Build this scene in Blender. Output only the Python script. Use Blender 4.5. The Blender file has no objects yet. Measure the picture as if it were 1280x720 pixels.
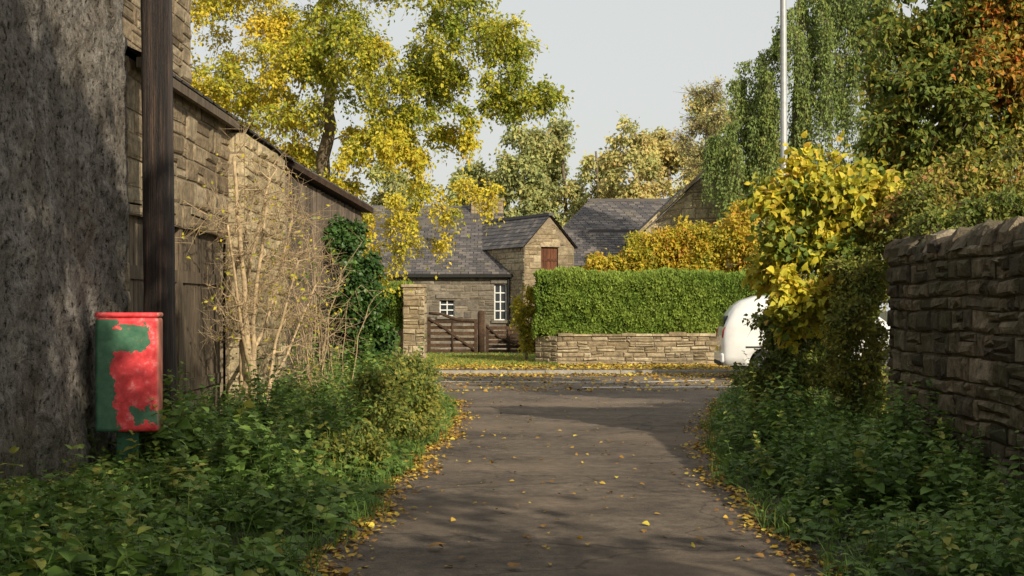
import bpy, bmesh, math, numpy as np
from mathutils import Vector, Matrix
rng=np.random.default_rng(7)
R=math.radians
scene=bpy.context.scene
# ---------------------------------------------------------------- helpers
def unit(v): return v/np.maximum(np.linalg.norm(v,axis=-1,keepdims=True),1e-9)
def link(o,parent=None):
    scene.collection.objects.link(o)
    if parent: o.parent=parent
    return o
def empty(name,loc=(0,0,0),rz=0):
    e=bpy.data.objects.new(name,None); e.location=loc; e.rotation_euler=(0,0,rz); return link(e)
class Geo:
    def __init__(s): s.V=[];s.F=[];s.R=[];s.M=[];s.S=[];s.n=0
    def add(s,V,F,rnd=0.5,mi=0,smooth=False):
        V=np.asarray(V,float).reshape(-1,3);F=np.asarray(F,int).reshape(-1,3)
        s.V.append(V);s.F.append(F+s.n);s.n+=len(V);m=len(F)
        s.R.append(np.broadcast_to(np.asarray(rnd,float),(m,)));s.M.append(np.full(m,mi));s.S.append(np.full(m,smooth))
    def quad(s,a,b,c,d,rnd=.5,mi=0): s.add([a,b,c,d],[[0,1,2],[0,2,3]],rnd,mi)
    def box(s,x0,x1,y0,y1,z0,z1,mi=0,rnd=.5):
        V=[(x,y,z) for z in(z0,z1) for y in(y0,y1) for x in(x0,x1)]
        F=[(0,2,3),(0,3,1),(4,5,7),(4,7,6),(0,1,5),(0,5,4),(2,6,7),(2,7,3),(0,4,6),(0,6,2),(1,3,7),(1,7,5)]
        s.add(V,F,rnd,mi)
    def tube(s,P,r,n=6,mi=0,rnd=.5,cap=True,lump=0):
        P=np.asarray(P,float);k=len(P);r=np.broadcast_to(np.asarray(r,float),(k,))
        T=unit(np.gradient(P,axis=0)); ref=np.array([.13,.97,.2]) if abs(T[:,2]).mean()>.5 else np.array([0.05,.1,1.])
        X=unit(np.cross(T,ref));Y=np.cross(T,X)
        a=np.arange(n)*2*math.pi/n
        rr=r[:,None,None]*(1+lump*rng.normal(size=(k,n,1)))
        V=P[:,None]+rr*(np.cos(a)[None,:,None]*X[:,None]+np.sin(a)[None,:,None]*Y[:,None])
        F=[]
        for i in range(k-1):
            for j in range(n):
                p=i*n+j;q=i*n+(j+1)%n; F+= [(p,q,q+n),(p,q+n,p+n)]
        if cap:
            for j in range(1,n-1): F.append((0,j+1,j)); F.append(((k-1)*n,(k-1)*n+j,(k-1)*n+j+1))
        s.add(V,F,rnd,mi,True)
    def obj(s,name,mats,parent=None):
        V=np.concatenate(s.V);F=np.concatenate(s.F)
        me=bpy.data.meshes.new(name)
        me.vertices.add(len(V));me.vertices.foreach_set('co',V.ravel().astype(np.float32))
        me.loops.add(len(F)*3);me.loops.foreach_set('vertex_index',F.ravel().astype(np.int32))
        me.polygons.add(len(F));me.polygons.foreach_set('loop_start',(np.arange(len(F))*3).astype(np.int32))
        for m in mats: me.materials.append(m)
        me.polygons.foreach_set('material_index',np.concatenate(s.M).astype(np.int32))
        me.polygons.foreach_set('use_smooth',np.concatenate(s.S).astype(bool))
        me.update(calc_edges=True)
        at=me.attributes.new('rnd','FLOAT','FACE');at.data.foreach_set('value',np.concatenate(s.R).astype(np.float32))
        return link(bpy.data.objects.new(name,me),parent)
OV=(np.array([(0,0,0),(0,.33,.02),(0,.7,.0),(0,1,-.12),(-.3,.27,.09),(-.23,.62,.06),(.3,.27,.09),(.23,.62,.06)],float),
    np.array([(0,1,4),(1,5,4),(1,2,5),(2,3,5),(0,6,1),(1,6,7),(1,7,2),(2,7,3)]))
SI=(np.array([(0,0,0),(.3,.42,.1),(0,1,-.05),(-.3,.42,.1)],float),np.array([(0,1,2),(0,2,3)]))
def add_leaves(g,P,D,N,S,W,rnd,mi,T):
    tv,tf=T;n=len(P);D=unit(D);X=unit(np.cross(D,N));Z=np.cross(X,D)
    V=P[:,None]+S[:,None,None]*(tv[None,:,0:1]*W*X[:,None]+tv[None,:,1:2]*D[:,None]+tv[None,:,2:3]*Z[:,None])
    F=tf[None]+(np.arange(n)*len(tv))[:,None,None]
    g.add(V,F,np.repeat(rnd,len(tf)),mi)
def twig_tubes(g,A,V,dr,r,mi,rnd=.5):
    n=len(A)
    if n==0:return
    ts=np.array([0,.35,.7,1.]);rs=np.array([1,.8,.55,.25])
    u=unit(np.cross(V,rng.normal(size=(n,3))));w=unit(np.cross(V,u))
    C=A[:,None]+V[:,None]*ts[None,:,None];C[:,:,2]-=dr[:,None]*ts[None]**2
    rad=(r[:,None]*rs)[:,:,None,None]
    a=np.arange(3)*2*math.pi/3
    VV=C[:,:,None]+rad*(np.cos(a)[None,None,:,None]*u[:,None,None]+np.sin(a)[None,None,:,None]*w[:,None,None])
    F=[]
    for i in range(3):
        for j in range(3):
            p=i*3+j;q=i*3+(j+1)%3;F+=[(p,q,q+3),(p,q+3,p+3)]
    F=np.array(F)[None]+(np.arange(n)*12)[:,None,None]
    g.add(VV,F,rnd,mi,True)
def insphere(n,shell=.35):
    d=unit(rng.normal(size=(n,3)));return d*(rng.uniform(shell,1,size=(n,1))**(1/2.))
def grow(g,trunk,tr,ells,twigs=20,lpt=12,ls=.1,droop=.1,hue=None,T=SI,wm=0,lm=1,W=1.,hang=0.,limb=.012,minr=.012,jit=.12,twr=.006,crook=.1):
    trunk=np.array(trunk,float)
    k=8;t=np.linspace(0,len(trunk)-1,(len(trunk)-1)*k+1)
    TP=np.stack([np.interp(t,range(len(trunk)),trunk[:,i]) for i in range(3)],1)
    TP[1:-1]+=rng.normal(size=(len(TP)-2,3))*tr*.12
    RR=np.linspace(tr,tr*.35,len(TP));RR[0]*=1.3
    g.tube(TP,RR,10,wm)
    nodes=[(p,r) for p,r in zip(TP[len(TP)//4:],RR[len(TP)//4:])]
    cl=[]
    for (cx,cy,cz,rx,ry,rz,n,cr) in ells:
        p=insphere(n,.25)*np.array([rx,ry,rz])+np.array([cx,cy,cz])
        for q in p: cl.append((q,cr*rng.uniform(.6,1.25)))
    top=TP[-1]
    cl.sort(key=lambda c:np.linalg.norm(c[0]-top))
    A=[];V=[];H=[]
    for c,cr in cl:
        NP=np.array([n[0] for n in nodes]);d=np.linalg.norm(NP-c,axis=1)+.6*np.maximum(0,NP[:,2]-c[2])
        i=int(np.argmin(d));p0,r0=nodes[i];L=np.linalg.norm(c-p0)
        ts=np.linspace(0,1,6)[:,None];mid=(p0+c)/2+np.array([0,0,.18*L])+rng.normal(size=3)*L*crook
        Q=(1-ts)**2*p0+2*ts*(1-ts)*mid+ts**2*c
        if crook>.1: Q[1:-1]+=rng.normal(size=(4,3))*.03
        r1=min(r0*.75,limb*L+minr);rs=np.linspace(r1,max(minr*.5,r1*.35),6)
        g.tube(Q,rs,5,wm,cap=False)
        for q,r in zip(Q[2:],rs[2:]): nodes.append((q,r))
        m=int(twigs*rng.uniform(.7,1.3))
        st=Q[rng.integers(2,6,size=m)]
        en=c+insphere(m,.4)*cr*np.array([1,1,.8])
        v=en-st;ln=np.linalg.norm(v,axis=1,keepdims=True);v=v*np.minimum(1,1.3*cr/np.maximum(ln,.01))
        if hang>0: v=v*np.array([.7,.7,.5])
        A.append(st);V.append(v);h=(hue(c) if hue else .5)+rng.normal()*.1;H.append(np.full(m,h))
    A=np.concatenate(A);V=np.concatenate(V);H=np.concatenate(H)
    n=len(A);dr=np.abs(rng.normal(size=n))*droop+rng.uniform(.5,1.3,size=n)*hang
    twig_tubes(g,A,V,dr,np.full(n,twr),wm)
    if lpt==0: return A,V
    t=rng.uniform(.15,1.05,size=(n,lpt))
    P=A[:,None]+V[:,None]*t[...,None];P[...,2]-=dr[:,None]*t**2
    D=V[:,None]*np.ones((1,lpt,1));D[...,2]-=2*dr[:,None]*t
    D=unit(D)*(.5+(.8 if hang>0 else 0))+rng.normal(size=(n,lpt,3))*.6;D[...,2]-=.25
    P=P+rng.normal(size=P.shape)*ls*.5
    N=rng.normal(size=P.shape)*.6+np.array([.2,-.45,.7])
    m=n*lpt
    S=ls*rng.uniform(.55,1.2,size=m)
    hh=np.clip(np.repeat(H,lpt)+rng.normal(size=m)*jit,0.01,.99)
    add_leaves(g,P.reshape(-1,3),D.reshape(-1,3),N.reshape(-1,3),S,W,hh,lm,T)
def in_patch(xf,y0,y1,n):
    y=rng.uniform(y0,y1,size=n*3);lo,hi=xf(y);x=rng.uniform(0,1,size=n*3)*(hi-lo)+lo
    w=(hi-lo)/max((hi-lo).max(),.01);k=rng.uniform(size=n*3)<w
    return x[k][:n],y[k][:n]
def herb(g,x,y,h,ls,step=.065,wm=0,lm=1,T=OV,hue=.5,W=1.,z0=0.,lean=.22,dd=-.05):
    n=len(x);A=np.stack([x,y,np.full(n,z0)],1);le=rng.normal(size=(n,2))*lean*h[:,None]
    V=np.stack([le[:,0],le[:,1],h],1);dr=h*rng.uniform(0,.22,size=n)
    twig_tubes(g,A,V,dr,np.full(n,.0045),wm)
    mx=int(h.max()/step)+1
    hb=hue+rng.normal(size=n)*.15
    sz=rng.uniform(.65,1.3,size=n)
    for k in range(1,mx+1):
        t=k*step/h;ok=(t<=1.02)&(t>.2)
        if not ok.any(): continue
        for s in (0,1):
            i=np.where(ok)[0];tt=t[i]
            P=A[i]+V[i]*tt[:,None];P[:,2]-=dr[i]*tt**2
            az=k*math.pi/2+s*math.pi+rng.normal(size=len(i))*.45+i*1.7
            D=np.stack([np.cos(az),np.sin(az),rng.normal(size=len(i))*.25+dd+.5*(tt>.9)],1)
            N=np.array([0,0,1.])+rng.normal(size=(len(i),3))*.3
            S=ls*sz[i]*np.clip(1.15-.75*tt**2,.3,1.2)*rng.uniform(.7,1.2,size=len(i))
            add_leaves(g,P,D,N,S,W,np.clip(hb[i]+.35*(tt-.5)+rng.normal(size=len(i))*.08,.01,.99),lm,T)
def blades(g,x,y,z,h,w,mi,hue=.5):
    n=len(x);az=rng.uniform(0,6.28,size=n)
    b=np.stack([x,y,z*np.ones(n)],1);s=np.stack([np.cos(az),np.sin(az),0*az],1)*w
    ln=rng.normal(size=(n,3))*.45*h[:,None];ln[:,2]=0
    m=b+ln*.35+np.array([0,0,1.])*h[:,None]*.6;t=b+ln*1.3+np.array([0,0,1.])*h[:,None]*.9
    V=np.stack([b-s,b+s,m+s*.7,m-s*.7,t],1)
    F=np.array([(0,1,2),(0,2,3),(3,2,4)])[None]+(np.arange(n)*5)[:,None,None]
    g.add(V,F,np.repeat(np.clip(hue+rng.normal(size=n)*.15,0,1),3),mi)
def wall(g,p0,p1,z0,z1,ch=.2,lw=.4,prot=.03,opens=(),ztop=None,mi=0,mm=1,gap=.014,rough=.012,wave=0.,cm=.03,split=.4):
    p0=np.array(p0,float);p1=np.array(p1,float);L=np.linalg.norm(p1-p0);d=(p1-p0)/L;nn=np.array([d[1],-d[0]])
    ph=rng.uniform(0,6,4)
    def pt(u,z,o):
        if wave: z=z+wave*(math.sin(u*2.3+z*1.9+ph[0])+.7*math.sin(u*5.1-z*3+ph[1])+.5*math.sin(u*9.7+z*5+ph[2]))*min(1,max(0,(z-z0)/.2))*min(1,max(0,(z1-z)/.2))
        if ztop: z=min(z,ztop(u))
        return (p0[0]+d[0]*u+nn[0]*o,p0[1]+d[1]*u+nn[1]*o,z)
    z=z0
    while z<z1-.03:
        h=min(ch*rng.uniform(.65,1.4),z1-z)
        if z1-z-h<.05:h=z1-z
        iv=[(0,L)]
        for (a,b,c,e) in opens:
            if min(z+h,e)-max(z,c)>h*.5:
                iv=[q for (s,t) in iv for q in ((s,min(t,a)),(max(s,b),t)) if q[1]-q[0]>.02]
        for s,t in iv:
            nseg=max(1,int((t-s)/.5)) if (ztop or wave) else 1
            for k in range(nseg):
                a=s+(t-s)*k/nseg;b=s+(t-s)*(k+1)/nseg
                g.quad(pt(a,z,0),pt(b,z,0),pt(b,z+h,0),pt(a,z+h,0),.5,mm)
            u=s
            while u<t-.01:
                w=lw*rng.uniform(.35,1.75)
                if t-u-w<lw*.35:w=t-u
                if not(ztop and ztop(u+w/2)<z+.04):
                    parts=[(z,z+h)]
                    if h>ch*.9 and rng.uniform()<split: zm=z+h*rng.uniform(.35,.65);parts=[(z,zm),(zm,z+h)]
                    for za_,zb_ in parts:
                        hh=zb_-za_
                        pr=prot*rng.uniform(.4,1.5);c=min(cm,hh*.16,w*.2)
                        j=lambda:rng.normal()*rough
                        a,b,zz,zt=u+gap/2,u+w-gap/2,za_+gap/2,zb_-gap/2
                        V=[pt(a,zz,-.005),pt(b,zz,-.005),pt(b,zt,-.005),pt(a,zt,-.005)]
                        V+=[pt(a+c*.3+j()*.3,zz+c*.3+j()*.3,pr*.6),pt(b-c*.3+j()*.3,zz+c*.3+j()*.3,pr*.6),pt(b-c*.3+j()*.3,zt-c*.3+j()*.3,pr*.6),pt(a+c*.3+j()*.3,zt-c*.3+j()*.3,pr*.6)]
                        V+=[pt(a+c+abs(j()),zz+c+abs(j()),pr+j()*.5),pt(b-c-abs(j()),zz+c+abs(j()),pr+j()*.5),pt(b-c-abs(j()),zt-c-abs(j()),pr+j()*.5),pt(a+c+abs(j()),zt-c-abs(j()),pr+j()*.5)]
                        F=[]
                        for q in (0,4):
                            for e in range(4):
                                f=(e+1)%4;F+=[(q+e,q+f,q+4+f),(q+e,q+4+f,q+4+e)]
                        F+=[(8,9,10),(8,10,11)]
                        g.add(V,F,rng.uniform(),mi)
                u+=w
        z+=h
def slates(g,o,u,v,lu,lv,tw=.28,th=.2,mi=0,clip=None):
    o=np.array(o,float);u=np.array(u,float);u/=np.linalg.norm(u);v=np.array(v,float);v/=np.linalg.norm(v);n=np.cross(u,v)
    if n[2]<0:n=-n
    rows=int(lv/th)
    for r in range(rows):
        a,b=(0,lu) if clip is None else clip((r+.5)*th)
        x=a-(r%2)*tw/2
        while x<b:
            x0=max(a,x)+.004;x1=min(b,x+tw*rng.uniform(.92,1.))-.004
            if x1>x0+.02:
                lo=.022+rng.uniform(0,.008);y0=r*th+rng.normal()*.006;y1=y0+th*1.25
                A=[o+u*x0+v*y0+n*lo,o+u*x1+v*y0+n*lo,o+u*x1+v*y1+n*.008,o+u*x0+v*y1+n*.008,o+u*x0+v*y0,o+u*x1+v*y0]
                g.add(A,[(0,1,2),(0,2,3),(4,5,1),(4,1,0)],rng.uniform(),mi)
            x+=tw
# ---------------------------------------------------------------- materials
def newmat(name):
    m=bpy.data.materials.new(name);m.use_nodes=True;nt=m.node_tree
    return m,nt,nt.nodes['Principled BSDF'],nt.nodes['Material Output']
def ramp(nt,stops,inp):
    r=nt.nodes.new('ShaderNodeValToRGB');e=r.color_ramp.elements
    while len(e)<len(stops): e.new(.5)
    for i,(p,c) in enumerate(stops): e[i].position=p;e[i].color=(*c,1)
    nt.links.new(inp,r.inputs[0]);return r.outputs[0]
def noise(nt,scale,detail=4,rough=.55,co=None,dist=0):
    n=nt.nodes.new('ShaderNodeTexNoise');n.inputs['Scale'].default_value=scale;n.inputs['Detail'].default_value=detail
    n.inputs['Roughness'].default_value=rough;n.inputs['Distortion'].default_value=dist
    if co is None:
        tc=nt.nodes.new('ShaderNodeNewGeometry');co=tc.outputs['Position']
    nt.links.new(co,n.inputs['Vector']);return n.outputs['Fac']
def mapping(nt,sc,obj=False):
    tc=nt.nodes.new('ShaderNodeTexCoord') if obj else nt.nodes.new('ShaderNodeNewGeometry')
    m=nt.nodes.new('ShaderNodeMapping');m.inputs['Scale'].default_value=sc
    nt.links.new(tc.outputs['Object' if obj else 'Position'],m.inputs['Vector']);return m.outputs[0]
def math_(nt,op,a,b=None):
    n=nt.nodes.new('ShaderNodeMath');n.operation=op
    for i,v in enumerate((a,b)):
        if v is None: continue
        if isinstance(v,(int,float)): n.inputs[i].default_value=v
        else: nt.links.new(v,n.inputs[i])
    return n.outputs[0]
def mixc(nt,f,a,b,mode='MIX'):
    n=nt.nodes.new('ShaderNodeMix');n.data_type='RGBA';n.blend_type=mode
    for sock,v in ((n.inputs[0],f),(n.inputs[6],a),(n.inputs[7],b)):
        if isinstance(v,tuple): sock.default_value=(*v,1)
        elif isinstance(v,(int,float)): sock.default_value=v
        else: nt.links.new(v,sock)
    return n.outputs[2]
def bump(nt,b,h,s=.5,d=.02):
    n=nt.nodes.new('ShaderNodeBump');n.inputs['Strength'].default_value=s;n.inputs['Distance'].default_value=d
    nt.links.new(h,n.inputs['Height']);nt.links.new(n.outputs[0],b.inputs['Normal'])
def attr(nt):
    a=nt.nodes.new('ShaderNodeAttribute');a.attribute_name='rnd';return a.outputs['Fac']
def leafmat(name,stops,trans=.35,rough=.5,ns=3.,spec=.3):
    m,nt,b,o=newmat(name)
    c=ramp(nt,stops,attr(nt));nz=ramp(nt,[(.3,(.68,.68,.66)),(.7,(1.2,1.2,1.15))],noise(nt,ns,3))
    c=mixc(nt,1.,c,nz,'MULTIPLY')
    nt.links.new(c,b.inputs['Base Color']);b.inputs['Roughness'].default_value=rough;b.inputs['Specular IOR Level'].default_value=spec
    t=nt.nodes.new('ShaderNodeBsdfTranslucent');nt.links.new(c,t.inputs[0])
    mx=nt.nodes.new('ShaderNodeMixShader');mx.inputs[0].default_value=trans
    nt.links.new(b.outputs[0],mx.inputs[1]);nt.links.new(t.outputs[0],mx.inputs[2]);nt.links.new(mx.outputs[0],o.inputs[0]);return m
def stonemat(name,stops,ns=9.,bs=.6,dark=.55,stain=None,sf=.6):
    m,nt,b,o=newmat(name)
    c=ramp(nt,stops,attr(nt))
    n1=noise(nt,ns,6,.65);c=mixc(nt,1.,c,ramp(nt,[(.3,(dark,dark,dark)),(.62,(1.15,1.13,1.1))],n1),'MULTIPLY')
    n2=noise(nt,1.3,4,.6);c=mixc(nt,ramp(nt,[(.45,(0,0,0)),(.68,(sf,sf,sf))],n2),c,stain or (.09,.08,.055))
    n4=noise(nt,6.,5,.7);c=mixc(nt,ramp(nt,[(.62,(0,0,0)),(.7,(.5,.5,.5))],n4),c,(.34,.31,.24))
    n3=noise(nt,60,3,.7)
    nt.links.new(c,b.inputs['Base Color']);b.inputs['Roughness'].default_value=.92;b.inputs['Specular IOR Level'].default_value=.2
    bump(nt,b,math_(nt,'ADD',n1,math_(nt,'MULTIPLY',n3,.4)),bs,.04);return m
def plain(name,col,rough=.6,ns=8,amt=.25,metal=0,bs=.0,spec=.4):
    m,nt,b,o=newmat(name);n=noise(nt,ns,5,.6)
    lo=tuple(v*(1-amt) for v in col);hi=tuple(min(1,v*(1+amt)) for v in col)
    nt.links.new(ramp(nt,[(.3,lo),(.7,hi)],n),b.inputs['Base Color']);b.inputs['Roughness'].default_value=rough
    b.inputs['Metallic'].default_value=metal;b.inputs['Specular IOR Level'].default_value=spec
    if bs: bump(nt,b,n,bs,.01)
    return m
def woodmat(name,a,bc,sc=(14,14,.9),bs=.7):
    m,nt,b,o=newmat(name);co=mapping(nt,sc)
    n=noise(nt,1.,6,.7,co);f=noise(nt,4.5,4,.7,co)
    c=ramp(nt,[(.32,a),(.68,bc)],n);c=mixc(nt,1.,c,ramp(nt,[(.35,(.35,.33,.3)),(.5,(1,1,1))],f),'MULTIPLY')
    c=mixc(nt,1.,c,ramp(nt,[(0,(.65,.65,.65)),(1,(1.3,1.25,1.2))],attr(nt)),'MULTIPLY')
    nt.links.new(c,b.inputs['Base Color']);b.inputs['Roughness'].default_value=.85;b.inputs['Specular IOR Level'].default_value=.25
    bump(nt,b,f,bs,.015);return m
M={}
M['yel']=leafmat('yellow_leaf',[(0,(.12,.18,.03)),(.3,(.27,.33,.045)),(.55,(.5,.49,.05)),(.8,(.76,.65,.06)),(1,(.74,.54,.06))],.4)
M['yelm']=leafmat('golden_leaf',[(0,(.09,.15,.03)),(.35,(.22,.28,.045)),(.55,(.48,.46,.05)),(.8,(.72,.62,.06)),(1,(.62,.42,.06))],.35)
M['birch']=leafmat('birch_leaf',[(0,(.11,.18,.045)),(.5,(.23,.31,.085)),(.85,(.38,.42,.11)),(1,(.52,.46,.1))],.38)
M['dist']=leafmat('hazed_distant_leaf',[(0,(.26,.31,.14)),(.4,(.44,.47,.18)),(.7,(.62,.54,.2)),(1,(.66,.5,.22))],.35,ns=.6)  # leaf colours lightened to stand in for haze over distance
M['net']=leafmat('nettle_leaf',[(0,(.045,.09,.02)),(.5,(.12,.215,.045)),(.85,(.22,.34,.07)),(1,(.42,.4,.09))],.35,.55)
M['hedge']=leafmat('hedge_leaf',[(0,(.075,.135,.02)),(.5,(.19,.29,.045)),(1,(.31,.39,.07))],.25,.6,ns=5.)
M['beech']=leafmat('beech_leaf',[(0,(.18,.24,.035)),(.4,(.46,.43,.05)),(.7,(.66,.52,.05)),(1,(.6,.3,.05))],.38)
M['orange']=leafmat('orange_leaf',[(0,(.1,.16,.03)),(.4,(.25,.28,.05)),(.6,(.44,.33,.05)),(.8,(.6,.26,.04)),(1,(.5,.1,.03))],.38)
M['ivy']=leafmat('ivy_leaf',[(0,(.02,.055,.012)),(.6,(.055,.12,.022)),(1,(.12,.2,.04))],.15,.4)
M['box']=leafmat('small_leaf',[(0,(.07,.1,.02)),(.5,(.17,.22,.04)),(1,(.38,.34,.065))],.32)
M['russet']=leafmat('russet_leaf',[(0,(.12,.16,.035)),(.5,(.32,.32,.055)),(.8,(.48,.38,.08)),(1,(.42,.2,.08))],.35)
M['fall']=leafmat('fallen_leaf',[(0,(.15,.075,.03)),(.4,(.34,.18,.04)),(.7,(.54,.35,.05)),(1,(.62,.52,.07))],.1,.7)
M['bark']=plain('bark',(.16,.125,.085),.9,12,.5,bs=.6)
M['twig']=plain('pale_twig',(.42,.31,.18),.8,14,.45,bs=.4)
M['stem']=plain('green_stem',(.13,.18,.05),.7)
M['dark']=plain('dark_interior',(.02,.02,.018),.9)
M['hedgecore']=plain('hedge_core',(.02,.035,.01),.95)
M['tan']=stonemat('sandstone',[(0,(.26,.2,.12)),(.5,(.4,.32,.205)),(1,(.52,.44,.3))],dark=.48)
M['sunlit']=stonemat('sunlit_sandstone',[(0,(.33,.26,.15)),(.5,(.46,.37,.22)),(1,(.56,.47,.3))],dark=.5,sf=.4)  # sandstone lightened so the pier looks sunlit; gabled house shares it
M['tand']=stonemat('old_sandstone',[(0,(.2,.15,.095)),(.5,(.31,.24,.155)),(1,(.42,.345,.235))],dark=.4,ns=12)
M['rub']=stonemat('dark_rubble',[(0,(.09,.075,.058)),(.5,(.19,.155,.11)),(.85,(.29,.235,.165)),(1,(.4,.34,.26))],dark=.35,ns=11,bs=1.,stain=(.07,.075,.04),sf=.75)
M['shaded_grey']=stonemat('shaded_grey_stone',[(0,(.13,.115,.097)),(.5,(.21,.185,.15)),(1,(.29,.255,.2))])  # grey stone darkened in colour so the long house front reads as shaded
M['mort']=plain('mortar',(.25,.2,.14),.95,25,.35,bs=.5,spec=.1)
M['mortd']=plain('dark_mortar',(.1,.082,.06),.95,25,.4,bs=.5,spec=.1)
M['wood']=woodmat('weathered_wood',(.075,.058,.042),(.2,.16,.115))
M['woodg']=woodmat('grey_boards',(.08,.066,.052),(.21,.17,.135))
M['gate']=woodmat('gate_wood',(.045,.028,.018),(.11,.066,.04),(6,6,6))
M['white']=plain('white_paint',(.75,.75,.72),.5,6,.08)
m,nt,b,o=newmat('window_glass');b.inputs['Base Color'].default_value=(.03,.035,.04,1);b.inputs['Roughness'].default_value=.08;M['glass']=m
M['concrete']=plain('kerb_concrete',(.3,.28,.24),.9,15,.3,bs=.3)
m,nt,b,o=newmat('slate');c=ramp(nt,[(0,(.055,.051,.054)),(.6,(.1,.09,.09)),(1,(.18,.155,.135))],attr(nt))
c=mixc(nt,ramp(nt,[(.5,(0,0,0)),(.72,(.6,.6,.6))],noise(nt,1.5,5,.7)),c,(.16,.14,.09));nt.links.new(c,b.inputs['Base Color']);b.inputs['Roughness'].default_value=.75;M['slate']=m
# rough lime harling over rubble
m,nt,b,o=newmat('old_harling')
co=mapping(nt,(1,1,1.6));n0=noise(nt,4.4,5,.7,co,1.);n1=noise(nt,15,6,.78);n2=noise(nt,1.1,4,.6);n3=noise(nt,50,3,.8)
c=ramp(nt,[(.36,(.1,.09,.082)),(.46,(.26,.235,.21)),(.54,(.4,.365,.325)),(.63,(.56,.53,.47))],math_(nt,'ADD',math_(nt,'MULTIPLY',n0,.45),math_(nt,'MULTIPLY',n1,.55)))
c=mixc(nt,ramp(nt,[(.45,(0,0,0)),(.62,(.5,.5,.5))],n2),c,(.21,.17,.12))
st=noise(nt,1.,5,.65,mapping(nt,(4,4,.4)));c=mixc(nt,1.,c,ramp(nt,[(.35,(.68,.66,.63)),(.6,(1.08,1.08,1.08))],st),'MULTIPLY')
c=mixc(nt,1.,c,ramp(nt,[(.39,(.22,.2,.18)),(.45,(1,1,1))],n1),'MULTIPLY')
ge=nt.nodes.new('ShaderNodeNewGeometry');sz_=nt.nodes.new('ShaderNodeSeparateXYZ');nt.links.new(ge.outputs['Position'],sz_.inputs[0])
ms=ramp(nt,[(.2,(.6,.6,.6)),(.9,(0,0,0))],math_(nt,'ADD',sz_.outputs[2],math_(nt,'MULTIPLY',math_(nt,'SUBTRACT',n0,.5),1.5)))
c=mixc(nt,ms,c,(.07,.08,.035))
hh=math_(nt,'ADD',math_(nt,'MULTIPLY',n0,.9),math_(nt,'ADD',math_(nt,'MULTIPLY',n1,1.),math_(nt,'MULTIPLY',n3,.5)))
nt.links.new(c,b.inputs['Base Color']);b.inputs['Roughness'].default_value=.95;b.inputs['Specular IOR Level'].default_value=.15;bump(nt,b,hh,1.,.09);M['harl']=m
def asphalt(name,base):
    m,nt,b,o=newmat(name);f=noise(nt,110,3,.85);g_=noise(nt,1.1,5,.6);h_=noise(nt,.33,3,.5);w=noise(nt,7,6,.7)
    c=ramp(nt,[(.32,tuple(v*.5 for v in base)),(.68,tuple(v*1.6 for v in base))],f)
    c=mixc(nt,1.,c,ramp(nt,[(.32,(.6,.58,.56)),(.65,(1.28,1.22,1.13))],g_),'MULTIPLY')
    c=mixc(nt,1.,c,ramp(nt,[(.4,(.72,.71,.7)),(.6,(1.16,1.13,1.08))],w),'MULTIPLY')
    c=mixc(nt,ramp(nt,[(.5,(0,0,0)),(.68,(.55,.55,.55))],h_),c,(base[0]*1.75,base[1]*1.55,base[2]*1.3))
    vo=nt.nodes.new('ShaderNodeTexVoronoi');vo.feature='DISTANCE_TO_EDGE';vo.inputs['Scale'].default_value=.36
    dn=nt.nodes.new('ShaderNodeTexNoise');dn.inputs['Scale'].default_value=1.3;dn.inputs['Detail'].default_value=6
    ge=nt.nodes.new('ShaderNodeNewGeometry');nt.links.new(ge.outputs['Position'],dn.inputs['Vector'])
    va=nt.nodes.new('ShaderNodeVectorMath');va.operation='MULTIPLY_ADD';nt.links.new(dn.outputs['Color'],va.inputs[0]);va.inputs[1].default_value=(1.8,1.8,0);nt.links.new(ge.outputs['Position'],va.inputs[2]);nt.links.new(va.outputs[0],vo.inputs['Vector'])
    cr=ramp(nt,[(.003,(.3,.3,.3)),(.011,(1,1,1))],vo.outputs['Distance']);c=mixc(nt,.6,c,cr,'MULTIPLY')
    nt.links.new(c,b.inputs['Base Color']);b.inputs['Roughness'].default_value=.85;b.inputs['Specular IOR Level'].default_value=.3
    bump(nt,b,math_(nt,'ADD',f,math_(nt,'MULTIPLY',w,1.5)),.8,.014);return m
M['lane']=asphalt('lane_asphalt',(.138,.116,.097));M['road']=asphalt('road_asphalt',(.158,.136,.112))
m,nt,b,o=newmat('soil_ground');n=noise(nt,.8,6,.65);n2=noise(nt,30,5,.7)
c=ramp(nt,[(.35,(.045,.035,.022)),(.5,(.065,.07,.03)),(.65,(.09,.11,.035))],n);c=mixc(nt,1.,c,ramp(nt,[(.3,(.4,.4,.4)),(.7,(1.3,1.3,1.3))],n2),'MULTIPLY')
nt.links.new(c,b.inputs['Base Color']);b.inputs['Roughness'].default_value=.95;bump(nt,b,n2,.8,.03);M['soil']=m
m,nt,b,o=newmat('worn_line_paint');n=noise(nt,9,6,.75)
nt.links.new(ramp(nt,[(.36,(.17,.15,.12)),(.48,(.72,.7,.66))],n),b.inputs['Base Color']);b.inputs['Roughness'].default_value=.8;M['line']=m
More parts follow.
